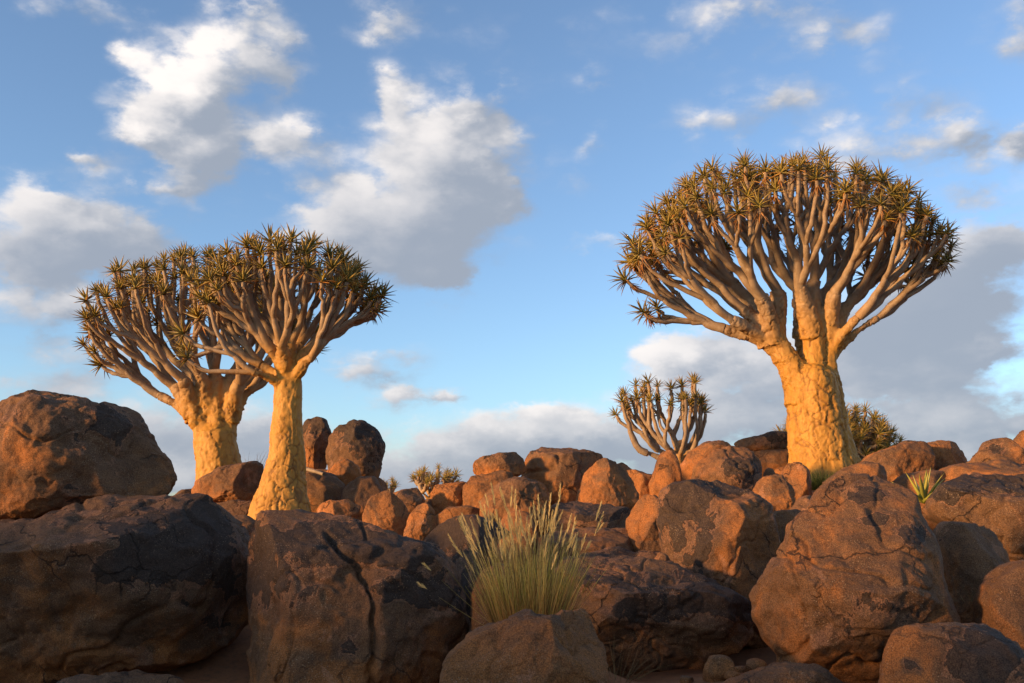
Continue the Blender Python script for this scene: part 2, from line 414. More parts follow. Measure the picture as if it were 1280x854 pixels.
ROCKS_DONE = []
def rock(label, poly, D, T=1.0, n=2.5, cuts=(), res=5, varn=0.0, dark=(), groove=(), stacked=False, rough=1.0, seed=None, cat='boulder', name='boulder', group=None, shift=0.0):
    seed = seed if seed is not None else len(ROCKS_DONE) + 3
    rng = random.Random(seed * 77 + 5)
    pw = np.array([at(x, y, D) for x, y in poly])[:, [0, 2]]
    if not stacked:                                                              # the body goes down into the soil it stands on
        gz = float(ground_z(np.array([pw[:, 0].mean()]), np.array([D]))[0]) - .06
        zb, zt = pw[:, 1].min(), pw[:, 1].max()
        if zb > gz:
            zm = (zb + zt) / 2; lowm = pw[:, 1] < zm
            pw[lowm, 1] = zm - (zm - pw[lowm, 1]) * (zm - gz) / (zm - zb)
    x, z = pw[:, 0], pw[:, 1]; x2, z2 = np.roll(x, -1), np.roll(z, -1)
    a = (x * z2 - x2 * z); A = a.sum() / 2
    cx, cz = ((x + x2) * a).sum() / (6 * A), ((z + z2) * a).sum() / (6 * A)
    th = np.linspace(-math.pi, math.pi, 720, endpoint=False); rr = np.zeros(720)
    px, pz, qx, qz = x - cx, z - cz, x2 - cx, z2 - cz
    for i in range(len(px)):
        ex, ez = qx[i] - px[i], qz[i] - pz[i]
        den = np.cos(th) * ez - np.sin(th) * ex; den = np.where(np.abs(den) < 1e-9, 1e-9, den)
        t = (px[i] * ez - pz[i] * ex) / den; u = (px[i] * np.sin(th) - pz[i] * np.cos(th)) / den
        ok = (t > 0) & (u >= -.001) & (u <= 1.001); rr = np.where(ok, np.maximum(rr, t), rr)
    ker = np.exp(-.5 * (np.arange(-24, 25) / 7.0) ** 2); ker /= ker.sum()
    rr = np.convolve(np.concatenate([rr[-24:], rr, rr[:24]]), ker, 'valid') * 1.01
    wdt, hgt = np.ptp(x), np.ptp(z); size = math.sqrt(wdt * hgt)
    S, F = ico(res)
    cosf = np.hypot(S[:, 0], S[:, 2]); sinf = S[:, 1]
    den = (np.abs(cosf) ** n + np.abs(sinf) ** n) ** (1 / n)
    ang = np.arctan2(S[:, 2], S[:, 0]); r = np.interp(ang, np.append(th, math.pi), np.append(rr, rr[0]))
    half = size * .5 * T * .92
    P = np.stack([np.cos(ang) * r * cosf / den, sinf / den * half, np.sin(ang) * r * cosf / den], 1)
    # facets: given ones plus a few of chance on the sides that face out
    cl = [((nx, ny, nz), f) for (nx, ny, nz, f) in cuts]
    for _ in range(8):
        v = Vector((rng.uniform(-1, 1), rng.choice((-1, -1, 1)) * rng.uniform(.45, 1), rng.uniform(-.5, .8)))
        cl.append((tuple(v), rng.uniform(.74, .90)))
    for nv, f in cl:
        nv = np.array(nv, float); nv /= np.linalg.norm(nv); s = P @ nv
        lim = s.max() * f + size * .010 * fbm(P / size * 3 + seed, seed + 61, 2)
        P = P - np.outer(np.maximum(s - lim, 0) * .93, nv)
    rad = P / np.maximum(np.linalg.norm(P, axis=1, keepdims=True), 1e-6)
    P = P + rad * shape_noise(P, size, seed, rough)[:, None]
    cen = np.array([cx, D + shift, cz])
    if groove:
        wp = P + cen; cp, sp = math.cos(PITCH), math.sin(PITCH)
        dep = wp[:, 1] * cp + (wp[:, 2] - CAMZ) * sp
        ux = W0 / 2 + FPX * wp[:, 0] / dep; uy = H0 / 2 - FPX * (-wp[:, 1] * sp + (wp[:, 2] - CAMZ) * cp) / dep
        for (pl, wd, dp) in groove:
            best = np.full(len(P), 1e9)
            ux_ = ux + 6 * fbm(P * 6, seed + 71, 3)
            for (ax, ay), (bx, by) in zip(pl, pl[1:]):
                L2 = (bx - ax) ** 2 + (by - ay) ** 2
                t = np.clip(((ux_ - ax) * (bx - ax) + (uy - ay) * (by - ay)) / L2, 0, 1)
                best = np.minimum(best, np.hypot(ux_ - ax - t * (bx - ax), uy - ay - t * (by - ay)))
            k = np.exp(-(best / wd) ** 2) * (P[:, 1] < half * .35)
            P = P - rad * (dp * k)[:, None]
    o = finish_rock(name, P, F, size, seed, rough, varn, dark, label, cat, group, cen)
    ROCKS_DONE.append(o); return o

# ---- the near boulders
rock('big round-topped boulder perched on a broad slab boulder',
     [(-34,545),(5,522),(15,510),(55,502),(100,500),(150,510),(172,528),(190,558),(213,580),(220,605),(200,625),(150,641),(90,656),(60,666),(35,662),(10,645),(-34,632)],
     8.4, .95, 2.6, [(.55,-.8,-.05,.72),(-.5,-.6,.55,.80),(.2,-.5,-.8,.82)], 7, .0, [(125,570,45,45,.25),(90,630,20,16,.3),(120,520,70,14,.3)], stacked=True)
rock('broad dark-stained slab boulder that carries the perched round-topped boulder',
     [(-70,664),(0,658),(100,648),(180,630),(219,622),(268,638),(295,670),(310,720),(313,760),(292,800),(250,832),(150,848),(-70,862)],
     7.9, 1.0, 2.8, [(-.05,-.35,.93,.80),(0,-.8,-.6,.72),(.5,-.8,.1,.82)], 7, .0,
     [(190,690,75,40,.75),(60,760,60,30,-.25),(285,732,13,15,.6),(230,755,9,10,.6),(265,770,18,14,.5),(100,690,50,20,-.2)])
rock('low stone under the slab boulder, half buried in dark soil', [(60,862),(100,848),(160,842),(220,850),(240,885),(50,890)], 6.7, 1.0, res=5)
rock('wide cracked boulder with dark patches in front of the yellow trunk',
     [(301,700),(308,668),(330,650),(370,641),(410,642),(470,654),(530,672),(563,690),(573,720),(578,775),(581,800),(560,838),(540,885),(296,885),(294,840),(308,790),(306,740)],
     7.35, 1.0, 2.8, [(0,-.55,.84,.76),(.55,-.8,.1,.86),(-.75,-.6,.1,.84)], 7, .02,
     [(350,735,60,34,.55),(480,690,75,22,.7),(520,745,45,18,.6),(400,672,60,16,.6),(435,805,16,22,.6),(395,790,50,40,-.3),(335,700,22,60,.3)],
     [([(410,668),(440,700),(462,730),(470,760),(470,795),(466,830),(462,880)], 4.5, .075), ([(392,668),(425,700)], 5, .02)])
rock('tan rounded rock right at the foot of the grass tussock',
     [(543,862),(560,826),(600,796),(650,773),(700,765),(740,761),(757,765),(761,790),(755,830),(750,890),(538,890)],
     5.6, .8, 2.7, [(-.3,-.7,.6,.84),(.2,-.9,-.2,.84)], 7, -.35, (), [([(716,765),(712,785),(716,805)],2.5,.02)])
rock('low dark ledge boulder lying beside the grass tussock and above the pebbles',
     [(690,715),(715,696),(780,698),(835,708),(885,724),(935,749),(943,770),(939,800),(900,817),(860,838),(800,850),(745,844),(700,810)],
     7.5, 1.1, 3.0, [(0,-.3,.95,.70),(0,-.7,-.7,.70)], 7, .12, [(850,745,70,18,.5),(760,720,60,14,.2)])
rock('huge angular cracked boulder with dark patches, beside the yellow-green succulent',
     [(938,738),(945,712),(965,695),(985,655),(1015,625),(1050,605),(1075,592),(1100,587),(1120,590),(1133,606),(1150,635),(1170,675),(1190,715),(1205,745),(1207,765),(1195,790),(1165,812),(1130,836),(1090,850),(1050,852),(1010,832),(960,792),(942,768)],
     6.5, .95, 2.7, [(-.22,-.66,.72,.60),(.90,-.38,.22,.70),(-.05,-.72,-.69,.64),(-.8,-.58,-.15,.78)], 7, -.12,
     [(1088,622,23,8,.9),(1098,649,14,7,.9),(1141,668,13,11,.9),(1110,770,50,36,.45),(985,725,22,14,.3),(995,702,14,12,-.8)])
rock('grey-patched rounded rock at the lower foot of the huge angular boulder',
     [(1112,840),(1120,810),(1140,793),(1180,788),(1220,790),(1255,805),(1285,830),(1325,856),(1325,905),(1118,905)],
     5.3, .9, 2.5, [(-.2,-.6,.75,.86)], 6, -.22, [(1220,825,40,26,.8),(1138,832,9,7,.9)])
rock('blocky upright boulder with peeling dark crust beside the ledge boulder',
     [(823,625),(834,604),(868,593),(905,592),(925,602),(955,625),(962,650),(970,690),(966,722),(947,748),(915,741),(870,728),(840,706),(826,680)],
     8.3, .95, 3.0, [(.15,-.45,.88,.80),(-.55,-.8,-.05,.80),(.5,-.85,-.05,.80)], 7, .02,
     [(860,665,34,44,.42),(895,603,36,10,.7),(930,680,28,50,-.6),(845,640,12,30,.2)])
rock('small stone wedged under the blocky upright boulder', [(817,700),(824,690),(835,694),(842,708),(832,716),(820,712)], 7.75, 1, res=4, cat='rock', name='stone', varn=-.3, stacked=True)
rock('rounded upright boulder leaning against the blocky peeling boulder', [(782,650),(789,629),(805,618),(826,619),(836,650),(832,690),(800,690),(782,678)], 9.3, 1, 2.8, (), 6, -.25)
rock('dark smooth domed boulder behind the grass tussock', [(525,672),(545,656),(572,645),(592,643),(620,652),(642,667),(645,692),(600,700),(565,700),(535,690)], 8.7, 1.05, 2.4, (), 6, .50, rough=.5)
rock('reddish rock standing close behind the foot of the grass tussock', [(588,770),(590,735),(602,716),(628,704),(645,722),(648,800),(600,800)], 7.2, .9, res=6, varn=-.15)
rock('yellowish round stone half hidden behind the grass blades', [(616,690),(622,675),(640,669),(660,670),(670,686),(657,700),(630,700)], 8.1, 1, res=5, varn=-.6, stacked=False, rough=.6)
rock('tan egg-shaped rock behind the seed heads of the grass', [(618,660),(628,646),(645,639),(662,642),(672,658),(664,672),(628,672)], 9.5, 1, res=5, varn=-.4, rough=.6)
rock('dark block in the gap between cracked boulder and grass tussock', [(560,720),(572,695),(600,692),(625,705),(625,790),(565,800)], 8.1, 1, res=5, varn=.3)
rock('flat ledge with a thin dark band below the triangular orange boulder', [(690,628),(740,629),(787,636),(790,655),(775,672),(720,672),(690,660)], 10.4, 1, 3, [(0,-.3,.95,.8)], 6, .15, [(760,640,40,10,.6)])  # darker band along the ledge, set in the colour
rock('low reddish slab between the grass tussock and the rounded upright boulder', [(680,668),(740,660),(790,664),(815,692),(780,708),(690,706)], 9.2, 1.1, 3, [(0,-.3,.95,.7)], 6, .0)
rock('flat dark slab at the back of the low ledge boulder', [(700,700),(780,687),(840,694),(890,716),(880,735),(760,735)], 8.4, 1, 3, [(0,-.3,.95,.7)], 6, .2)
rock('pale rock squeezed between blocky boulder and huge angular boulder', [(960,648),(974,637),(1000,637),(1012,662),(990,694),(966,688)], 8.7, 1, res=5, varn=-.3)
rock('long boulder with dark flat top, beside the yellow-green succulent', [(1160,628),(1174,594),(1200,587),(1250,592),(1330,598),(1330,684),(1275,692),(1228,660),(1200,646),(1168,644)],
     8.3, .9, 2.9, [(0,-.35,.93,.76),(-.3,-.6,-.74,.75)], 7, .02, [(1230,606,70,12,.7),(1190,625,16,12,.4)])
rock('smooth brown boulder tucked between huge angular boulder and long dark-topped boulder', [(1171,655),(1180,650),(1215,655),(1240,663),(1255,685),(1259,708),(1242,728),(1210,744),(1188,736),(1174,695)], 7.3, 1, 2.6, (), 6, -.2, [(1190,665,20,14,.4)])
rock('rough boulder above the grey-patched rock', [(1220,748),(1235,725),(1260,705),(1325,690),(1325,815),(1270,805),(1235,785)], 6.2, 1, 2.5, (), 6, -.1)
rock('flat low stone in front of the huge angular boulder', [(890,868),(918,846),(970,833),(1020,838),(1062,856),(1090,890),(885,890)], 5.75, 1, 2.6, (), 6, -.25)

# ---- the middle and far rocks
rock('long reddish boulder lying between two neighbouring golden trunks', [(240,612),(250,600),(280,585),(316,577),(329,582),(330,602),(323,626),(300,629),(262,628),(243,623)], 14.6, .9, 2.7, [(.6,-.75,0,.8)], 6, -.05, stacked=True)
rock('thin slab under the long reddish boulder between the two trunks', [(262,630),(290,626),(322,627),(322,645),(300,650),(268,648)], 14.0, 1, 3, res=5)
rock('small hump of rock behind the slab boulder, near the rear trunk', [(220,618),(230,612),(244,611),(252,625),(232,634)], 15.0, 1, res=5, varn=.1)
rock('brown rock in the gap between slab boulder and slim yellow trunk foot', [(278,655),(290,646),(310,645),(323,652),(322,676),(290,684)], 11.0, 1, res=5, varn=.0)
rock('dark rock low in the cleft between slab boulder and cracked boulder', [(288,690),(296,668),(312,664),(322,690),(318,740),(290,740)], 8.9, 1, res=5, varn=.2)
rock('upright boulder on the skyline close behind the slim yellow trunk', [(374,548),(380,528),(395,520),(408,524),(414,542),(410,566),(405,592),(376,590)], 16.6, 1, 2.6, [(-.2,-.9,-.2,.85)], 6, .06, [(395,530,22,12,.5)], stacked=True)
rock('large dark rounded boulder at the top of the pile behind the yellow trunk', [(414,538),(440,527),(455,526),(470,535),(477,548),(482,557),(479,580),(470,601),(440,606),(415,592),(409,572)], 16.0, .9, 2.5, [(-.5,-.8,-.1,.78)], 6, .08, [(460,550,22,26,.5),(440,532,26,8,.4)], stacked=True)
rock('low base boulder under the two upright skyline boulders', [(370,600),(385,588),(430,590),(470,594),(484,606),(486,640),(370,640)], 16.4, 1.0, 2.8, (), 5, .05)
rock('pale split rock in front of the large dark rounded boulder', [(403,594),(420,580),(433,574),(447,583),(453,600),(442,610),(412,608)], 14.9, .9, 2.5, [(.6,-.7,.2,.75)], 5, -.4, stacked=True)
rock('dark brown boulder touching the slim yellow trunk, dead branch on top', [(370,596),(395,589),(415,596),(428,606),(432,628),(400,640),(370,638)], 14.4, 1, 2.6, (), 5, .1)
rock('brown knobbly boulder below the large dark rounded boulder', [(430,606),(448,597),(468,598),(478,616),(474,630),(455,640),(432,632)], 13.8, 1, 2.4, (), 5, .0)
rock('pale flat rock beside the slim yellow trunk foot, behind the cracked boulder', [(394,634),(410,626),(435,624),(451,632),(447,648),(420,652),(396,650)], 12.2, 1, 2.4, [(0,-.5,.85,.85)], 5, -.4)
rock('orange angular rock with a shaded flank behind the cracked boulder', [(456,638),(465,622),(483,614),(493,617),(506,632),(512,646),(506,664),(480,664),(457,656)], 11.7, .9, 2.6, [(-.4,-.85,.2,.8),(.8,-.5,.1,.74)], 6, -.35)
rock('brown rock behind the tilted egg-shaped rock', [(490,618),(505,612),(521,611),(528,622),(530,640),(512,654),(494,644)], 12.8, 1, 2.8, (), 5, -.1)
rock('tilted egg-shaped orange rock beside the orange angular rock', [(502,664),(511,646),(522,632),(534,628),(543,640),(544,656),(531,666),(516,672)], 11.0, .9, 2.4, (), 6, -.4, rough=.7)
rock('small dark stone below the tiny multi-stemmed tree', [(526,634),(530,624),(541,623),(546,636),(536,644)], 13.2, 1, res=4, cat='rock', name='stone', varn=.2)
rock('squarish orange rock below the tiny multi-stemmed tree', [(539,618),(545,606),(560,604),(583,603),(588,622),(582,640),(560,644),(543,642)], 13.2, 1, 2.9, (), 6, -.3)
rock('orange slab edge in front of the squarish orange rock', [(542,645),(560,635),(585,632),(604,636),(606,652),(575,658),(544,658)], 11.9, .8, 3.2, [(0,-.9,.1,.8)], 5, -.4)
rock('orange block underneath the capstone slab', [(580,608),(590,597),(625,590),(642,596),(640,620),(612,640),(583,636)], 13.0, 1, 3, (), 6, -.3)
rock('capstone slab resting on an orange block on the skyline', [(588,590),(594,575),(625,567),(645,565),(655,577),(657,590),(640,598),(600,598)], 13.2, .9, 3.1, [(.7,-.7,.1,.82)], 6, -.15, [(610,570,30,6,.4)], stacked=True)
rock('dome-shaped orange boulder in front of the capstone slab', [(601,628),(612,612),(635,600),(655,598),(675,604),(686,618),(690,638),(682,656),(640,658),(604,654)], 11.6, .9, 2.6, [(-.6,-.75,.2,.82),(.5,-.8,.2,.82)], 6, -.15, [(640,606,30,8,.4)])
rock('wide flat-topped boulder with a square corner on the skyline', [(655,575),(662,564),(690,562),(730,565),(752,572),(758,595),(745,625),(715,640),(690,634),(662,616),(648,602)], 13.6, .9, 3.3, [(.55,-.83,0,.70),(-.5,-.86,.05,.76),(0,-.2,.97,.86)], 6, -.2, [(700,566,40,5,.4)], [([(656,590),(690,586),(700,570)],2.5,.05)])
rock('tall triangular orange boulder beside the wide flat-topped boulder', [(717,632),(724,602),(735,583),(750,571),(760,569),(775,580),(790,600),(798,622),(792,638),(755,642),(720,640)], 11.8, .8, 2.5, [(.5,-.8,.3,.78),(-.5,-.8,.2,.80)], 6, -.42, [(756,578,8,6,.5)])
rock('low orange block behind the tall triangular boulder', [(776,588),(790,587),(820,594),(830,606),(828,624),(795,628),(778,615)], 13.4, 1, 3, (), 5, -.3)
rock('sloping orange shoulder behind the tall triangular boulder', [(762,586),(776,580),(792,588),(800,600),(790,615),(765,615)], 14.3, 1, res=5, varn=-.3)
rock('pointed pyramid rock under the shrubby multi-stemmed tree', [(813,592),(824,570),(834,561),(845,572),(852,590),(845,606),(816,606)], 13.1, 1, 2.4, [(-.5,-.8,.2,.8)], 5, -.35)
rock('low orange rock on the skyline beside the pyramid rock', [(843,584),(860,565),(880,553),(900,552),(914,560),(908,588),(870,598)], 14.4, 1, 2.6, (), 6, -.3)
rock('lumpy two-toned boulder with dark hollow under the skyline', [(866,584),(890,569),(910,560),(935,561),(948,576),(952,597),(942,612),(900,608),(870,602)], 12.6, 1, 2.6, [(-.3,-.9,.1,.85)], 6, -.1, [(930,588,16,16,.7)], rough=1.4)
rock('flat slab stacked next to the biggest tree trunk', [(915,556),(925,549),(945,545),(965,540),(996,541),(998,560),(960,565),(935,564)], 17.3, .8, 3, (), 6, -.05, [(975,549,18,9,.6)], stacked=True)
rock('thick block below the flat slab by the biggest trunk', [(934,566),(960,562),(998,561),(1000,592),(965,598),(942,588)], 17.2, 1, 3.2, (), 5, -.2)
rock('small round stone in the pile beside the biggest trunk', [(954,592),(958,586),(966,586),(969,594),(962,600),(955,599)], 13.0, 1, res=4, cat='rock', name='stone', varn=-.3)
rock('pale facetted rock in front of the biggest trunk', [(974,600),(982,577),(1000,577),(1010,590),(1014,612),(1005,634),(980,634)], 11.3, .9, 2.6, [(-.5,-.8,.2,.76),(.8,-.5,0,.8)], 6, -.42)
rock('pale wedge rock lower in front of the biggest trunk', [(940,612),(955,598),(975,597),(990,610),(994,634),(970,644),(944,634)], 10.4, .9, 2.6, [(-.2,-.8,.5,.8)], 6, -.38)
rock('brown block behind the shoulder of the blocky peeling boulder', [(985,640),(1000,622),(1020,618),(1030,634),(1020,660),(990,660)], 9.9, 1, res=5, varn=-.1)
rock('sloping orange rock beside the small green shrub', [(1008,626),(1020,609),(1050,592),(1078,580),(1105,586),(1100,612),(1050,632)], 10.9, 1, 2.5, [(-.2,-.6,.75,.8)], 6, -.32)
rock('reddish skyline boulder next to the biggest tree and the bush-like tree', [(1070,580),(1090,566),(1120,557),(1136,552),(1150,553),(1163,566),(1163,588),(1130,598),(1085,598)], 13.1, .9, 2.8, (), 6, -.25)
rock('rounded reddish boulder at the end of the skyline row', [(1147,560),(1168,551),(1190,551),(1205,564),(1209,577),(1188,588),(1154,590)], 13.5, .9, 2.7, (), 6, -.25)
rock('low orange rock beside the yellow-green succulent', [(1110,606),(1130,594),(1160,588),(1185,592),(1190,610),(1150,622),(1115,622)], 11.0, 1, 2.6, (), 5, -.3)
rock('peaked boulder on the skyline above the long dark-topped boulder', [(1206,575),(1225,560),(1250,547),(1262,550),(1276,561),(1300,564),(1300,590),(1230,592)], 12.2, .9, 2.6, [(-.3,-.7,.6,.82)], 6, -.05, [(1246,560,14,7,.6)])
rock('rounded boulder on the skyline behind the peaked boulder', [(1264,557),(1272,546),(1285,540),(1325,544),(1325,572),(1275,572)], 12.9, 1, 2.5, (), 5, -.1)
rock('long flat slab just behind the dark-topped boulder', [(1172,592),(1200,579),(1240,577),(1325,579),(1325,606),(1230,606)], 10.9, 1, 3, [(0,-.3,.95,.8)], 6, -.25)

def loose_stone(label, x, y, w, h, rz, group, seed, varn=-.2, res=4, dpt=1.0, sink=.25, cat='rock', name='stone'):
    S, F = ico(res)
    n = 2.6; den = (np.abs(S) ** n).sum(1) ** (1 / n); P = S / den[:, None] * np.array([w / 2, w / 2 * dpt, h / 2])
    rng = random.Random(seed)
    for _ in range(6):
        v = np.array([rng.gauss(0, 1), rng.gauss(0, 1), rng.gauss(0, .7)]); v /= np.linalg.norm(v)
        s = P @ v; P = P - np.outer(np.maximum(s - s.max() * rng.uniform(.7, .9), 0) * .95, v)
    size = (w * w * h) ** (1 / 3); rad = P / np.linalg.norm(P, axis=1, keepdims=True)
    P = P + rad * shape_noise(P, size, seed, 1.0)[:, None]
    z = float(ground_z(np.array([x]), np.array([y]))[0]) + h * (.5 - sink)
    o = finish_rock(name, P, F, size, seed, 1, varn, (), label, cat, group, np.array([x, y, z]))
    o.rotation_euler.z = rz; return o
# pebbles where the ledge boulder, the flat stone and the huge boulder meet
for i, (px, D, w, h) in enumerate([(888,6.15,.20,.17),(932,6.25,.14,.11),(960,6.3,.13,.10),(978,6.3,.08,.06),(915,6.45,.09,.06),(905,6.05,.09,.07),(945,6.1,.08,.05),(795,5.9,.13,.11),(828,6.0,.07,.05),(850,6.2,.08,.06),(770,5.7,.07,.05),(1000,6.2,.07,.05),(870,5.8,.07,.05),(930,6.7,.12,.05),(900,6.75,.16,.05)]):
    loose_stone('fist-sized rusty pebble on the soil below the ledge boulder', (px - 640) / FPX * D, D, w, h, i * 1.3, 'pebbles below the ledge boulder', 300 + i, -.25, 4)
rg = random.Random(4)
for i in range(46):
    D = rg.uniform(9.5, 18.5); x = rg.uniform(-.5, .5) * D * .98
    w = rg.uniform(.22, .55)
    loose_stone('loose rusty stone lying among the larger boulders of the slope', x, D, w, w * rg.uniform(.55, .8), rg.uniform(0, 6), 'loose stones on the slope', 400 + i, rg.uniform(-.4, .2), 4, rg.uniform(.8, 1.2), .35)
# unseen blocks added behind and left of the viewpoint to shade the near boulders
SV = np.array([-math.sin(SUN_SIDE), -math.cos(SUN_SIDE)]); QV = np.array([-math.cos(SUN_SIDE), math.sin(SUN_SIDE)])
for i, (s, q, w, h) in enumerate([(12.5,-4.5,5.5,4.6),(13.5,-.8,5.2,4.9),(12.5,2.6,4.8,4.35),(13.5,5.4,4.6,4.15),(12.0,7.9,3.6,3.8)]):
    p = SV * s + QV * q
    loose_stone('tall unseen rock block added to shade the near boulders from low sun', p[0], p[1], w, h, i * .9, 'added shade blocks behind the viewpoint', 600 + i, .0, 5, .8, .06, 'boulder', 'shade_block')

# ------------------------------------------------------------------ quiver trees
GOLD = np.array
def leaf_strip(V, F, Cc, base, d0, up, L, wd, curl, ca, cb, segs=5, thick=.35):
    """one fleshy leaf: a tapering three-sided blade that bends by curl"""
    d = np.array(d0, float); d /= np.linalg.norm(d); p = np.array(base, float); i0 = len(V)
    sd = np.cross(d, up); ln = np.linalg.norm(sd); sd = sd / ln if ln > 1e-4 else np.array([1., 0, 0])
    for k in range(segs + 1):
        t = k / segs; nrm = np.cross(sd, d)
        w = wd * (1 - t ** 1.5) * (.8 + .4 * math.sin(t * 2.2)) + .001
        V += [p - sd * w + nrm * w * .25, p + sd * w + nrm * w * .25, p - nrm * w * thick * 2]
        c = ca * (1 - t) + cb * t; Cc += [c, c, c * .9]
        d = d + np.array([0, 0, curl / segs]); d /= np.linalg.norm(d); p = p + d * L / segs
    for k in range(segs):
        a = i0 + k * 3; b = a + 3
        for u, v in ((0, 1), (1, 2), (2, 0)): F.append((a + u, a + v, b + v, b + u))
def make_rosette(seed, n_leaf, L, wd, dead, bright=1.0, droop=0.0):
    rng = random.Random(seed); V, F, Cc = [], [], []
    for k in range(n_leaf):
        t = (k + .5) / n_leaf                                   # 0 heart, 1 lowest leaf
        az = k * 2.39996 + rng.uniform(-.25, .25); el = R(78 - 82 * t ** .8 + rng.uniform(-9, 9))
        d = (math.cos(el) * math.cos(az), math.cos(el) * math.sin(az), math.sin(el))
        ll = L * (.62 + .45 * math.sin(math.pi * min(1, .25 + t * .6))) * rng.uniform(.85, 1.12)
        g = np.array([.195, .170, .040]) * rng.uniform(.75, 1.25); tip = np.array([.29, .185, .045]) * rng.uniform(.7, 1.3)
        if t > .72 and rng.random() < .45: g, tip = np.array([.32, .165, .042]), np.array([.36, .165, .04])
        leaf_strip(V, F, Cc, (0, 0, .01 + .05 * (1 - t)), d, (0, 0, 1), ll, wd * rng.uniform(.85, 1.15), rng.uniform(-.30, .22) - .18 * t + droop, g * bright, tip * bright)
    for k in range(dead):                                       # withered leaves hanging below the heart
        az = rng.uniform(0, 6.28); el = R(rng.uniform(-70, -25))
        d = (math.cos(el) * math.cos(az), math.cos(el) * math.sin(az), math.sin(el)); c = np.array([.33, .145, .038]) * rng.uniform(.5, 1.2)
        leaf_strip(V, F, Cc, (0, 0, -.03 - .06 * rng.random()), d, (0, 0, 1), L * rng.uniform(.5, .85), wd * .8, -.5, c, c * .8)
    return mesh_from('rosette', np.array(V), F, LEAF, True, None, {'tint': np.array(Cc)})
ROSES = [make_rosette(50 + i, 22, .27, .0185, 4) for i in range(4)]
ROSES_DRY = [make_rosette(60 + i, 22, .31, .0175, 12, 1.0, -.35) for i in range(4)]
ROSES_GREEN = [make_rosette(70 + i, 26, .27, .014, 2, 1.25) for i in range(3)]

def fork_of(trunk, D):
    return at((trunk[-1][1] + trunk[-1][2]) / 2, trunk[-1][0], D)
def remeshed(tu, voxel):
    """one closed skin round overlapping tubes; returns ((points, normals), faces)"""
    V = np.concatenate(tu.V); F = [tuple(map(int, f)) for f in np.concatenate(tu.F)] + tu.caps
    me = bpy.data.meshes.new('bole'); me.from_pydata([tuple(map(float, v)) for v in V], [], F); me.update()
    o = bpy.data.objects.new('bole', me); C.objects.link(o)
    m = o.modifiers.new('r', 'REMESH'); m.mode = 'VOXEL'; m.voxel_size = voxel
    m2 = o.modifiers.new('s', 'SMOOTH'); m2.iterations = 14; m2.factor = .5
    ev = o.evaluated_get(bpy.context.evaluated_depsgraph_get()); e = ev.to_mesh()
    n = len(e.vertices); P = np.zeros(n * 3); N_ = np.zeros(n * 3)
    e.vertices.foreach_get('co', P); e.vertices.foreach_get('normal', N_)
    Fq = [tuple(p.vertices) for p in e.polygons]; ev.to_mesh_clear()
    bpy.data.objects.remove(o); bpy.data.meshes.remove(me)
    if all(len(f) == 4 for f in Fq): Fq = np.array(Fq)
    return (P.reshape(-1, 3), N_.reshape(-1, 3)), Fq
class Tubes:
    def __init__(s): s.V, s.F, s.B, s.caps = [], [], [], []
    def tube(s, pts, rad, sides=9, goldf=None, cap=True):
        pts = np.asarray(pts); n = len(pts); i0 = sum(len(v) for v in s.V)
        tg = np.gradient(pts, axis=0); tg /= np.linalg.norm(tg, axis=1, keepdims=True)
        ref = np.array([0, 1., 0]) if abs(tg[0][1]) < .8 else np.array([1., 0, 0])
        rows = []
        for k in range(n):
            u = np.cross(tg[k], ref); u /= np.linalg.norm(u); v = np.cross(tg[k], u); ref = -v if False else np.cross(u, tg[k])
            a = np.arange(sides) * 2 * math.pi / sides
            rows.append(pts[k] + rad[k] * (np.cos(a)[:, None] * u + np.sin(a)[:, None] * v))
        s.caps += [tuple(range(i0 + sides - 1, i0 - 1, -1)), tuple(range(i0 + (n - 1) * sides, i0 + n * sides))]
        s.V.append(np.concatenate(rows))
        s.B.append(np.repeat(np.asarray(goldf if goldf is not None else np.zeros(n)), sides))
        k = np.arange(n - 1)[:, None] * sides; j = np.arange(sides)[None]; j2 = (j + 1) % sides
        s.F.append((np.stack([k + j, k + j2, k + sides + j2, k + sides + j], -1).reshape(-1, 4)) + i0)
    def build(s, name, parent, origin, seed):
        V = np.concatenate(s.V); F = np.concatenate(s.F); B = np.concatenate(s.B)
        nz = np.stack([fbm(V * 9 + q, seed + q * 7, 2) for q in (1, 2, 3)], 1) * .007
        me = mesh_from(name, V + nz - origin, F, BARK, True, {'bark': B, 'crevice': np.zeros(len(V))})
        return link(name, me, (0, 0, 0), parent)

def hermite(p0, p1, t0, t1, n):
    t = np.linspace(0, 1, n)[:, None]
    return (2*t**3-3*t**2+1)*p0 + (t**3-2*t**2+t)*t0 + (-2*t**3+3*t**2)*p1 + (t**3-t**2)*t1
unit = lambda v: v / max(np.linalg.norm(v), 1e-9)

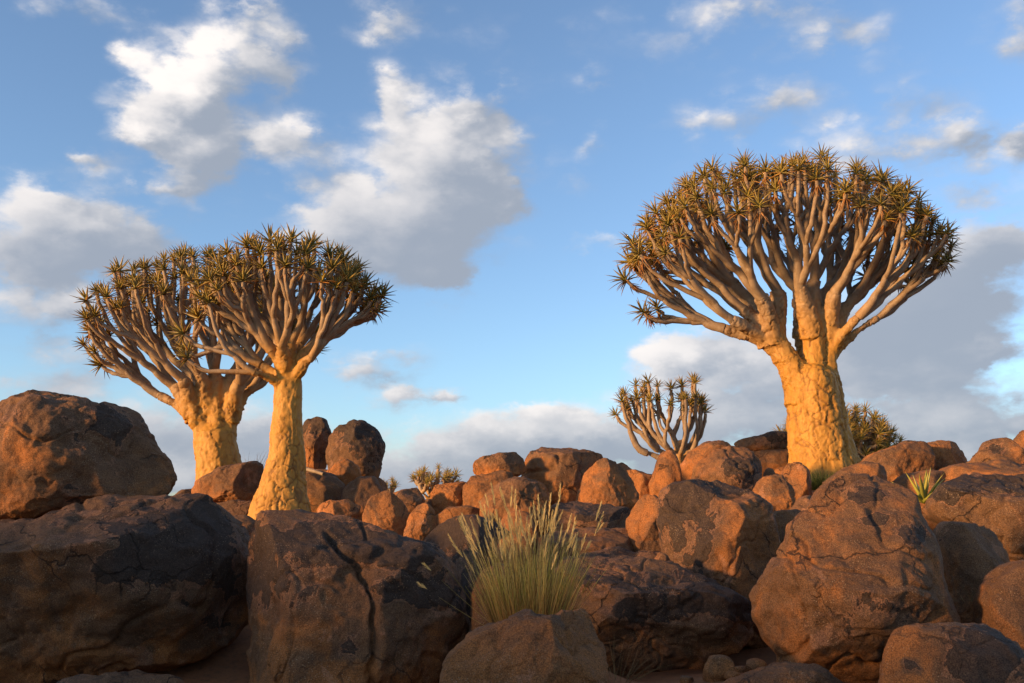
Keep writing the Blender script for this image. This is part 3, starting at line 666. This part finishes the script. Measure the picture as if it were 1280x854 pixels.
def quiver_tree(label, D, trunk, tips, scaf, rtip, seed, roses, rscale, group='quiver trees', voxel=.018, plate=1.0, step=.26, rexp=.38, goldr=(.35, 1.75), stubs=(), tipdir_up=.55, droop=(), bark_k=1.0):
    """trunk: rows (py, xleft, xright) from the foot up; scaf: limb nodes (px, py, dy, r, start_py); tips: world points"""
    rng = np.random.default_rng(seed)
    base = at((trunk[0][1] + trunk[0][2]) / 2, trunk[0][0], D)
    root = link('quiver_tree', None, base, None, label, 'tree', group)
    rows = np.array([[at((a + b) / 2, y, D)[0], at((a + b) / 2, y, D)[2], (at(b, y, D)[0] - at(a, y, D)[0]) / 2] for y, a, b in trunk])
    rows = np.concatenate([[[rows[0][0], rows[0][1] - .45, rows[0][2] * 1.12]], rows])
    zz = np.linspace(rows[0][1], rows[-1][1], 60)
    def sm(col):
        y = np.interp(zz, rows[:, 1], rows[:, col]); q = np.ones(7) / 7
        return np.convolve(np.pad(y, 3, 'edge'), q, 'valid')
    cx, rr = sm(0), sm(2)
    top = np.array([cx[-1], D, zz[-1]]); rtop = rr[-1]
    nodes = []
    for (px, py, dy, r, spy, *more) in scaf:
        nd = at(px, py, D + dy); st = at(more[0], spy + 12, D + more[1]) if more else at(np.interp(-spy, [-t[0] for t in trunk], [(t[1] + t[2]) / 2 for t in trunk]), spy, D)
        nodes.append((nd, r, st))
    def gold_at(q):
        q = np.atleast_2d(q); up = sstep(-.25, .15, q[:, 2] - top[2])
        return 1 - .92 * sstep(goldr[0], goldr[1], np.linalg.norm(q - top, axis=1)) * up
    tu = Tubes(); axis_p = np.stack([cx, 0 * cx + D, zz], 1)
    tu.tube(np.concatenate([axis_p, [axis_p[-1] + np.array([0, 0, rtop * .45])]]), np.append(rr, rtop * .55), 28)
    ends_at = np.array([tips[int(np.argmin([np.linalg.norm(t - nd) for t in tips]))] for nd, _, _ in nodes])
    for (x0, y0, x1, y1, dy, ra, rb) in stubs:
        a, b = at(x0, y0, D), at(x1, y1, D + dy); sp_ = np.linalg.norm(b - a)
        tu.tube(hermite(a, b, np.array([0, 0, sp_]), unit(b - a + np.array([0, 0, .25])) * sp_, 12), np.linspace(ra, rb, 12), 20)
    for nd, r, st in nodes:
        span = np.linalg.norm(nd - st); side = unit((nd - st) * np.array([1, 1, 0]) + 1e-6)
        pts = hermite(st, nd, unit(unit(nd - st) + np.array([0, 0, .6])) * span * .9, unit(unit(nd - fork_of(trunk, D)) + side * .5) * span * .8, 12)
        tu.tube(pts, np.linspace(r * 1.45, r * .72, 12), 16)
    V, F = remeshed(tu, voxel)
    P, nrm = V
    cxi = np.interp(P[:, 2], zz, cx); h = np.clip((P[:, 2] - zz[0]) / np.ptp(zz), 0, 1.4)
    Q = P - base
    lobe = .05 * rtop * 2 * fbm(Q * np.array([2.6, 2.6, .9]), seed + 2, 3)
    P = P + nrm * (lobe * (h < 1.1))[:, None]
    w = Q * np.array([4.4, 4.4, 2.2]) * bark_k + .55 * np.stack([fbm(Q * 3.5 + q, seed + q, 3) for q in (1, 2, 3)], 1)
    d1, d2, cid = worley(w, seed)
    w2 = Q * np.array([12, 12, 5.5]) * bark_k + .5 * np.stack([fbm(Q * 9 + q, seed + q + 9, 2) for q in (1, 2, 3)], 1)
    e1, e2, cid2 = worley(w2, seed + 5)
    crack = sstep(.10, .0, d2 - d1) * sstep(-.25, .35, fbm(Q * 2.4, seed + 81, 2)); crack2 = sstep(.12, 0, e2 - e1) * (cid > .55)
    flake = fbm(Q * np.array([3, 3, 1.4]), seed + 44, 4); hole = sstep(.12, .05, e1) * (cid2 > .86)
    amp = (.030 - .010 * np.clip(h, 0, 1)) * np.clip(rtop / .45, .6, 1) * plate
    disp = amp * (cid * .9 - .9 * crack) + amp * .40 * (cid2 * (cid > .45) - crack2) + .013 * (sstep(.03, .07, flake) + sstep(.36, .40, flake)) + .007 * fbm(Q * 16, seed + 3, 3) - .03 * hole - .012
    P = P + nrm * disp[:, None]
    gold = gold_at(P)
    me = mesh_from('trunk', P - base, F, BARK, True, {'bark': gold, 'crevice': np.clip(crack * .8 + crack2 * .4 + hole, 0, 1)})
    link('trunk', me, (0, 0, 0), root)
    tips = np.asarray(tips); fk = top - np.array([0, 0, .2])
    # each tip goes to the limb that points at it
    dirs = np.array([unit(nd - fk) for nd, _, _ in nodes]); owner = [int(np.argmax(dirs @ unit(t - fk) - .10 * np.array([np.linalg.norm(nd - t) for nd, _, _ in nodes]))) for t in tips]
    for li, (nd, r, st) in enumerate(nodes):
        mine = [k for k, o in enumerate(owner) if o == li]
        if not mine: continue
        tb = Tubes(); ends = []
        fin = unit(tips[mine].mean(0) - nd)
        span = np.linalg.norm(nd - st); s0 = nd - unit(fin + unit(nd - st)) * r * .8
        pts = np.linspace(s0, nd, 14)
        rn = r * .95
        rads = np.linspace(rn * .6, rn * .78, 14)
        tb.tube(pts, rads, 14, gold_at(pts))
        def grow(p, tdir, idx, rad0, lvl):
            pos = tips[idx]; cen = pos.mean(0)
            if len(idx) == 1:
                q = pos[0]; up = unit(unit(q - fk) * (1 - tipdir_up) + np.array([0, 0, tipdir_up])); s = np.linalg.norm(q - p)
                lat = (q - p) * np.array([1, 1, 0])
                t0 = unit(tdir * .5 + unit(lat + 1e-6) * .55 + np.array([0, 0, -.05])) * s * .95
                pts = hermite(p, q, t0, up * s * 1.0, 9)
                pts[1:-1] += rng.normal(0, .008, (7, 3))
                rd = np.linspace(rad0, rtip * .95, 9); rd[-2:] *= 1.08
                tb.tube(pts, rd, 8, gold_at(pts)); ends.append((q, unit(pts[-1] - pts[-2]))); return
            # two groups, split along the longest direction of the cluster
            c = pos - cen; _, _, vt = np.linalg.svd(c, full_matrices=False); pr = c @ vt[0]
            order = np.argsort(pr); cut = int(np.clip(round(len(idx) * rng.uniform(.38, .62)), 1, len(idx) - 1))
            for part in (order[:cut], order[cut:]):
                sub = [idx[k] for k in part]; sc_ = tips[sub].mean(0)
                if len(sub) == 1: grow(p, tdir, sub, rad0 * .92 if rad0 < rtip * 1.8 else rtip * 1.35, lvl + 1); continue
                dist = np.linalg.norm(sc_ - p)
                lat = (sc_ - p) * np.array([1, 1, 0]); f = step * (.62 if len(idx) > 12 else .85 if len(idx) > 5 else 1.25) * rng.uniform(.75, 1.35)
                q = p + (sc_ - p) * f + unit(lat + 1e-6) * min(dist * .05, .10) + rng.normal(0, .02, 3)
                r1 = max(rtip * len(sub) ** rexp, rtip * 1.05); s = np.linalg.norm(q - p)
                t1 = unit(unit(sc_ - q) + np.array([0, 0, .35]))
                t0 = unit(tdir * .55 + unit(sc_ - p) * .6 + unit(lat + 1e-6) * .30)
                pts = hermite(p, q, t0 * s, t1 * s, 7); rd = np.linspace(min(rad0, r1 * 1.3), r1, 7)
                tb.tube(pts, rd, 9, gold_at(pts)); grow(q, t1, sub, r1, lvl + 1)
        grow(pts[-1], unit(pts[-1] - pts[-2]), mine, rn, 0)
        limb = tb.build('limb', root, base, seed + li)
        for q, dr in ends:
            o = link('rosette', roses[int(rng.integers(len(roses)))], q - base, limb)
            dr = unit(dr + rng.normal(0, .12, 3))
            qt = Vector(dr).to_track_quat('Z', 'Y') @ Matrix.Rotation(rng.uniform(0, 6.28), 4, 'Z').to_quaternion()
            o.rotation_euler = qt.to_euler(); sc_ = rscale * rng.uniform(.82, 1.15); o.scale = (sc_, sc_, sc_ * rng.uniform(.85, 1.05))
    return root

def dome(cx, cy, rx, ry, depth, D, n, seed, emin_side=2, emin_front=38, inner=.16, keep=None, nn=2.0):
    """branch tips spread over the vault of a crown"""
    rng = np.random.default_rng(seed); out = []
    c = at(cx, cy, D); sx = at(cx + rx, cy, D)[0] - c[0]; sz = at(cx, cy - ry, D)[2] - c[2]
    k = 0
    while len(out) < n and k < n * 9:
        k += 1
        u = ((k * .61803) % 1.0); az = k * 2.39996
        e = math.asin(-.15 + 1.15 * ((k * .7548776) % 1.0)) if True else 0
        side = abs(math.cos(az)); em = R(emin_front + (emin_side - emin_front) * side ** .8)
        if e < em: continue
        ce, se = math.cos(e), max(math.sin(e), -1)
        den = (abs(ce) ** nn + abs(se) ** nn) ** (1 / nn)
        f = 1 - inner * rng.random() ** 1.6
        p = c + np.array([sx * ce * math.cos(az) / den * f, depth * ce * math.sin(az) / den * f, sz * se / den * f]) + rng.normal(0, .04, 3)
        if any(np.linalg.norm(p - q) < .13 for q in out): continue
        out.append(p)
    return out
# --- the biggest tree, on the right
D = 16.0
tips = dome(985, 345, 196, 140, 1.95, D, 205, 2)
tips += [at(x, y, D + dy) for x, y, dy in ((806,392,-.1),(822,388,.2),(812,396,.35),(1133,340,.1),(1142,330,.25),(1122,350,.0),(1188,312,-.1),(1180,300,.3),(790,330,.2),(784,352,-.2))]
quiver_tree('biggest quiver tree with a stout golden trunk that forks under a wide dome crown', D,
  [(592,986,1076),(570,988,1067),(540,988,1057),(510,987,1052),(485,984,1049),(470,984,1046)], tips,
  [(930,388,-.05,.15,420,962,0),(940,378,.45,.13,420,966,.1),(952,372,-.40,.14,418,966,-.05),(972,364,-.15,.14,412,968,0),(1000,358,-.35,.14,410,1014,-.05),(1018,352,.0,.15,408,1018,0),(998,362,.55,.14,410,1006,.4),(1036,362,.45,.13,410,1012,.4),(1044,366,-.30,.13,412,1036,0),(1062,380,.05,.12,420,1038,0),(1060,382,.55,.11,425,1036,.1),(905,411,.0,.085,428,972,0),(915,400,-.35,.10,425,968,0),(1098,397,.1,.055,440,1038,0),(1074,396,-.4,.085,432,1038,0)],
  .032, 11, ROSES_DRY, .92, rexp=.37, stubs=[(1004,505,966,414,-.05,.30,.15),(1020,500,1017,404,-.05,.24,.165),(1032,500,1037,408,.0,.20,.125),(1014,500,1006,406,.42,.24,.15)])
# --- front tree on the left
D = 13.4
tips = dome(362, 392, 108, 78, 1.05, D, 92, 5, 0, 35, .2, nn=2.5)
tips += [at(x, y, D + dy) for x, y, dy in ((232,418,-.3),(250,400,.0),(262,380,-.5),(237,440,.1),(240,352,.2),(476,372,-.1),(470,392,.2),(236,450,-.4))]
quiver_tree('slim bright-yellow-trunked quiver tree standing in front of a broader one', D,
  [(648,312,390),(630,318,385),(605,325,381),(575,333,379),(545,337,378),(515,340,377),(490,342,377),(476,343,377)], tips,
  [(340,438,-.15,.10,482),(352,432,-.28,.10,480),(364,430,-.05,.11,478),(350,436,.25,.10,480),(374,432,.22,.10,480),(384,440,-.05,.09,484),(390,446,-.25,.08,486),(386,444,.3,.08,484),(318,466,-.3,.065,490),(326,456,.1,.07,488)],
  .028, 12, ROSES, .86, rexp=.36, goldr=(.12, 1.0), bark_k=1.3, voxel=.015, plate=.9)
# --- tree behind it
D = 17.2
tips = dome(250, 425, 146, 100, 1.6, D, 160, 8, 0, 32, .22)
tips += [at(x, y, D + dy) for x, y, dy in ((106,432,0),(112,415,.3),(120,442,-.2),(128,458,.0),(140,450,.3),(395,440,.2))]
quiver_tree('broad-crowned quiver tree half hidden behind the slim-trunked one', D,
  [(640,243,305),(610,245,303),(585,246,299),(560,245,294),(540,243,293)], tips,
  [(218,484,.0,.12,510,242,0),(228,474,-.35,.12,508,242,0),(248,466,-.30,.13,505,262,0),(268,462,-.1,.14,504,270,0),(244,472,.4,.12,506,262,.2),(268,468,.45,.12,506,264,.2),(288,470,.1,.13,508,286,0),(300,478,-.3,.12,512,288,0),(304,482,.4,.11,512,288,.1),(198,494,.1,.07,514,240,0),(312,488,.0,.10,514,290,0)],
  .031, 13, ROSES, .92, rexp=.36, stubs=[(262,560,240,506,-.1,.24,.12),(272,560,272,500,-.05,.24,.15),(280,560,290,508,.05,.20,.10),(268,560,262,504,.3,.22,.12)], goldr=(.3, 1.5), voxel=.02)
# --- shrubby tree on the skyline
D = 18.6
tips = dome(830, 528, 64, 58, .75, D, 36, 21, 8, 20, .45)
quiver_tree('shrubby multi-stemmed quiver tree without a trunk on the skyline', D, [(604,826,866),(590,832,862),(580,836,860)], tips,
  [(808,566,-.1,.075,590),(822,562,.2,.075,588),(834,560,-.2,.07,586),(846,558,.05,.08,586),(858,560,.25,.07,586),(866,562,-.15,.06,588),(852,562,-.35,.065,586)],
  .029, 22, ROSES, .72, step=.20, voxel=.025, plate=.3, goldr=(.0, .5))
D = 24.0
tips = dome(545, 604, 32, 14, .5, D, 26, 31, 2, 15, .3)
quiver_tree('tiny umbrella-shaped quiver tree peeping over the squarish orange rock', D, [(634,528,548),(628,530,546)], tips,
  [(528,616,-.1,.055,630),(537,618,.1,.06,628),(548,617,-.1,.06,628),(556,614,.1,.055,630)], .036, 32, ROSES_GREEN, .72, step=.3, voxel=.03, plate=.2, goldr=(.0, .5))
D = 25.5
tips = dome(486, 612, 11, 9, .25, D, 9, 41, 0, 10, .3)
quiver_tree('smallest quiver tree, only its top shows behind the knobbly boulder', D, [(636,480,492),(630,481,491)], tips,
  [(483,620,-.1,.05,632),(489,620,.1,.05,632)], .034, 42, ROSES_GREEN, .62, step=.3, voxel=.03, plate=.2, goldr=(.0, .5))
D = 21.0
tips = dome(1045, 566, 74, 56, 1.0, D, 150, 51, -8, -5, .35)
quiver_tree('low dense bush-like quiver tree behind the biggest trunk', D, [(612,1030,1060),(600,1033,1057)], tips,
  [(1020,582,-.2,.08,604),(1036,580,.2,.08,602),(1050,578,-.25,.09,602),(1062,580,.2,.08,602),(1074,582,-.1,.08,604),(1004,586,0,.06,606),(1088,586,0,.06,606)],
  .032, 52, ROSES_GREEN, .86, step=.28, voxel=.03, plate=.2, goldr=(.0, .5))

# ------------------------------------------------------------------ small plants
def blade(V, F, Cc, p, d, L, w, bend, c0, c1, c2, segs=6):
    d = unit(np.array(d, float)); p = np.array(p, float); i0 = len(V)
    sd = unit(np.cross(d, [random.uniform(-1, 1), 1, .2]))
    for k in range(segs + 1):
        t = k / segs; ww = w * (1 - .8 * t)
        c = c0 + (c1 - c0) * min(1, max(0, (t - .50) / .20)) if t < .70 else c1 + (c2 - c1) * (t - .70) / .30
        V += [p - sd * ww, p + sd * ww]; Cc += [c, c]
        d = unit(d + np.array([bend[0], bend[1], bend[2]]) / segs); p = p + d * L / segs
    for k in range(segs): a = i0 + 2 * k; F.append((a, a + 1, a + 3, a + 2))
    return p, d
random.seed(9); nr = np.random.default_rng(9)
gx, gy = .11, 6.42; gz = float(ground_z(np.array([gx]), np.array([gy]))[0])
tus = link('grass_tussock', None, (gx, gy, gz), None, 'green and straw grass tussock with tall golden seed heads', 'grass')
V, F, Cc = [], [], []
for k in range(1000):
    a = random.uniform(0, 6.283); r = .21 * math.sqrt(random.random()); lean = r / .21
    d = (math.cos(a) * lean * .24 + random.gauss(0, .12), math.sin(a) * lean * .30 + random.gauss(0, .1), 1)
    L = random.uniform(.30, .80) * (1 - .15 * lean)
    g = random.uniform(.45, 1.5); dry = random.random() < .45
    c0 = np.array([.42, .22, .065]) * g; c1 = np.array([.46, .32, .09] if dry else [.31, .27, .045]) * g; c2 = np.array([.56, .43, .16] if dry else [.38, .36, .09]) * g
    blade(V, F, Cc, (math.cos(a) * r * .95, math.sin(a) * r * .8, -.03), d, L, .0026, (random.gauss(0, .12) + math.cos(a) * .18 * lean, random.gauss(0, .1), -.12 * lean), c0, c1, c2)
link('blades', mesh_from('blades', np.array(V), F, GRASS, False, None, {'tint': np.array(Cc)}), (0, 0, 0), tus, kind='stuff')
def seed_stalk(parent, p, d, L, head, bend):
    V, F, Cc = [], [], []; g = random.uniform(.8, 1.2)
    st = np.array([.44, .35, .12]) * g; hd = np.array([.68, .52, .22]) * g
    q, dd = blade(V, F, Cc, p, d, L, .0022, bend, st * np.array([.9, .8, .7]), st, st, 7)
    for k in range(26):                                           # bristly spikelets up the head
        t = k / 26; b = q + dd * head * t; az = k * 2.4; s1 = unit(np.cross(dd, [math.cos(az), math.sin(az), .1]))
        blade(V, F, Cc, b, unit(dd + s1 * random.uniform(.12, .38)), .036 * random.uniform(.6, 1.3) * (1.15 - t * .6), .0021, (0, 0, -.1), hd, hd * 1.05, hd * 1.1, 2)
    link('seed_stalk', mesh_from('seed_stalk', np.array(V), F, GRASS, False, None, {'tint': np.array(Cc)}), (0, 0, 0), parent)
for k in range(120):
    a = random.uniform(0, 6.283); r = .2 * math.sqrt(random.random()); lean = r / .2
    d = (math.cos(a) * lean * .27 + random.gauss(0, .10), math.sin(a) * lean * .30, 1)
    seed_stalk(tus, (math.cos(a) * r, math.sin(a) * r * .8, -.02), d, random.uniform(.62, .90) * random.uniform(.75, 1) * (1 - .14 * lean), random.uniform(.06, .16), (math.cos(a) * .08 + random.gauss(0, .16), 0, -.05))
for d, L in (((-.95, -.25, .72), .62), ((-.85, -.2, .45), .58), ((.75, .1, .9), .75)):
    seed_stalk(tus, (-.08, -.02, 0), d, L, .06, (.0, 0, .12))

def tuft(name, label, cat, px, py, D, n, spread, hmin, hmax, w, cols, seed, part='blades', flat=.5, group=None):
    random.seed(seed); p0 = at(px, py, D); root = link(name, None, p0, None, label, cat, group)
    V, F, Cc = [], [], []
    for k in range(n):
        a = random.uniform(0, 6.283); r = spread * math.sqrt(random.random())
        c = np.array(random.choice(cols)) * random.uniform(.7, 1.3)
        d = (math.cos(a) * r / spread * flat + random.gauss(0, .15), math.sin(a) * r / spread * flat, .7)
        blade(V, F, Cc, (math.cos(a) * r, math.sin(a) * r, -.05), d, random.uniform(hmin, hmax), w, (random.gauss(0, .35), random.gauss(0, .35), -.2), c * .8, c, c * 1.15, 5)
    link(part, mesh_from(part, np.array(V), F, GRASS, False, None, {'tint': np.array(Cc)}), (0, 0, 0), root, kind='stuff')
tuft('green_shrub', 'small dark green shrub at the foot of the biggest trunk', 'shrub', 1026, 610, 14.6, 520, .24, .16, .36, .007, [(.075,.095,.02),(.11,.12,.03),(.05,.07,.018)], 3, 'foliage', .8)
tuft('dry_grass', 'dry straw wisps on the soil below the ledge boulder', 'grass', 772, 838, 5.95, 46, .15, .12, .34, .0016, [(.30,.19,.08),(.22,.14,.06)], 5, flat=1.4)
tuft('dry_grass', 'thin dry wisps between smooth brown boulder and rough boulder', 'grass', 1212, 742, 6.75, 26, .12, .08, .20, .0016, [(.34,.22,.10),(.25,.16,.07)], 6, flat=1.2)
tuft('dry_grass', 'few pale dry stalks below the long dark-topped boulder', 'grass', 1262, 682, 7.6, 9, .05, .12, .22, .0016, [(.30,.24,.12)], 7, flat=.6)
tuft('dry_shrub', 'leafless grey twiggy shrub behind the long reddish boulder', 'shrub', 318, 592, 18.6, 90, .22, .35, .62, .004, [(.14,.11,.09),(.19,.15,.12)], 8, 'twigs', .9)
tuft('dry_grass', 'pale dry stalks in front of the pale squeezed rock', 'grass', 978, 672, 8.2, 10, .05, .12, .24, .0016, [(.33,.24,.11)], 17, flat=.5)
# yellow-green succulent
random.seed(12); p0 = at(1155, 628, 8.9); al = link('aloe_plant', None, p0, None, 'yellow-green succulent with pointed leaves between two boulders', 'plant')
for k in range(17):
    V, F, Cc = [], [], []
    t = k / 17; az = k * 2.4; el = R(75 - 60 * t)
    c = np.array([.23, .25, .045]) * random.uniform(.75, 1.25); tip = np.array([.38, .33, .07])
    leaf_strip(V, F, Cc, (0, 0, 0), (math.cos(el) * math.cos(az), math.cos(el) * math.sin(az), math.sin(el)), (0, 0, 1), random.uniform(.24, .36), .024, -.6 * t, c, tip, 7)
    link('leaf', mesh_from('leaf', np.array(V), F, LEAF, True, None, {'tint': np.array(Cc)}), (0, 0, 0), al)
# bleached stick
tb = Tubes(); a, b = at(368, 583, 14.3), at(404, 593, 13.95)
tb.tube(hermite(a, b, (b - a) * 1.0 + np.array([0, 0, .04]), (b - a) - np.array([0, 0, .05]), 10), np.linspace(.035, .022, 10), 8)
o = tb.build('fallen_branch', None, a, 5); o.location = a; o['label'] = 'bleached dead branch lying on the dark brown boulder'; o['category'] = 'branch'
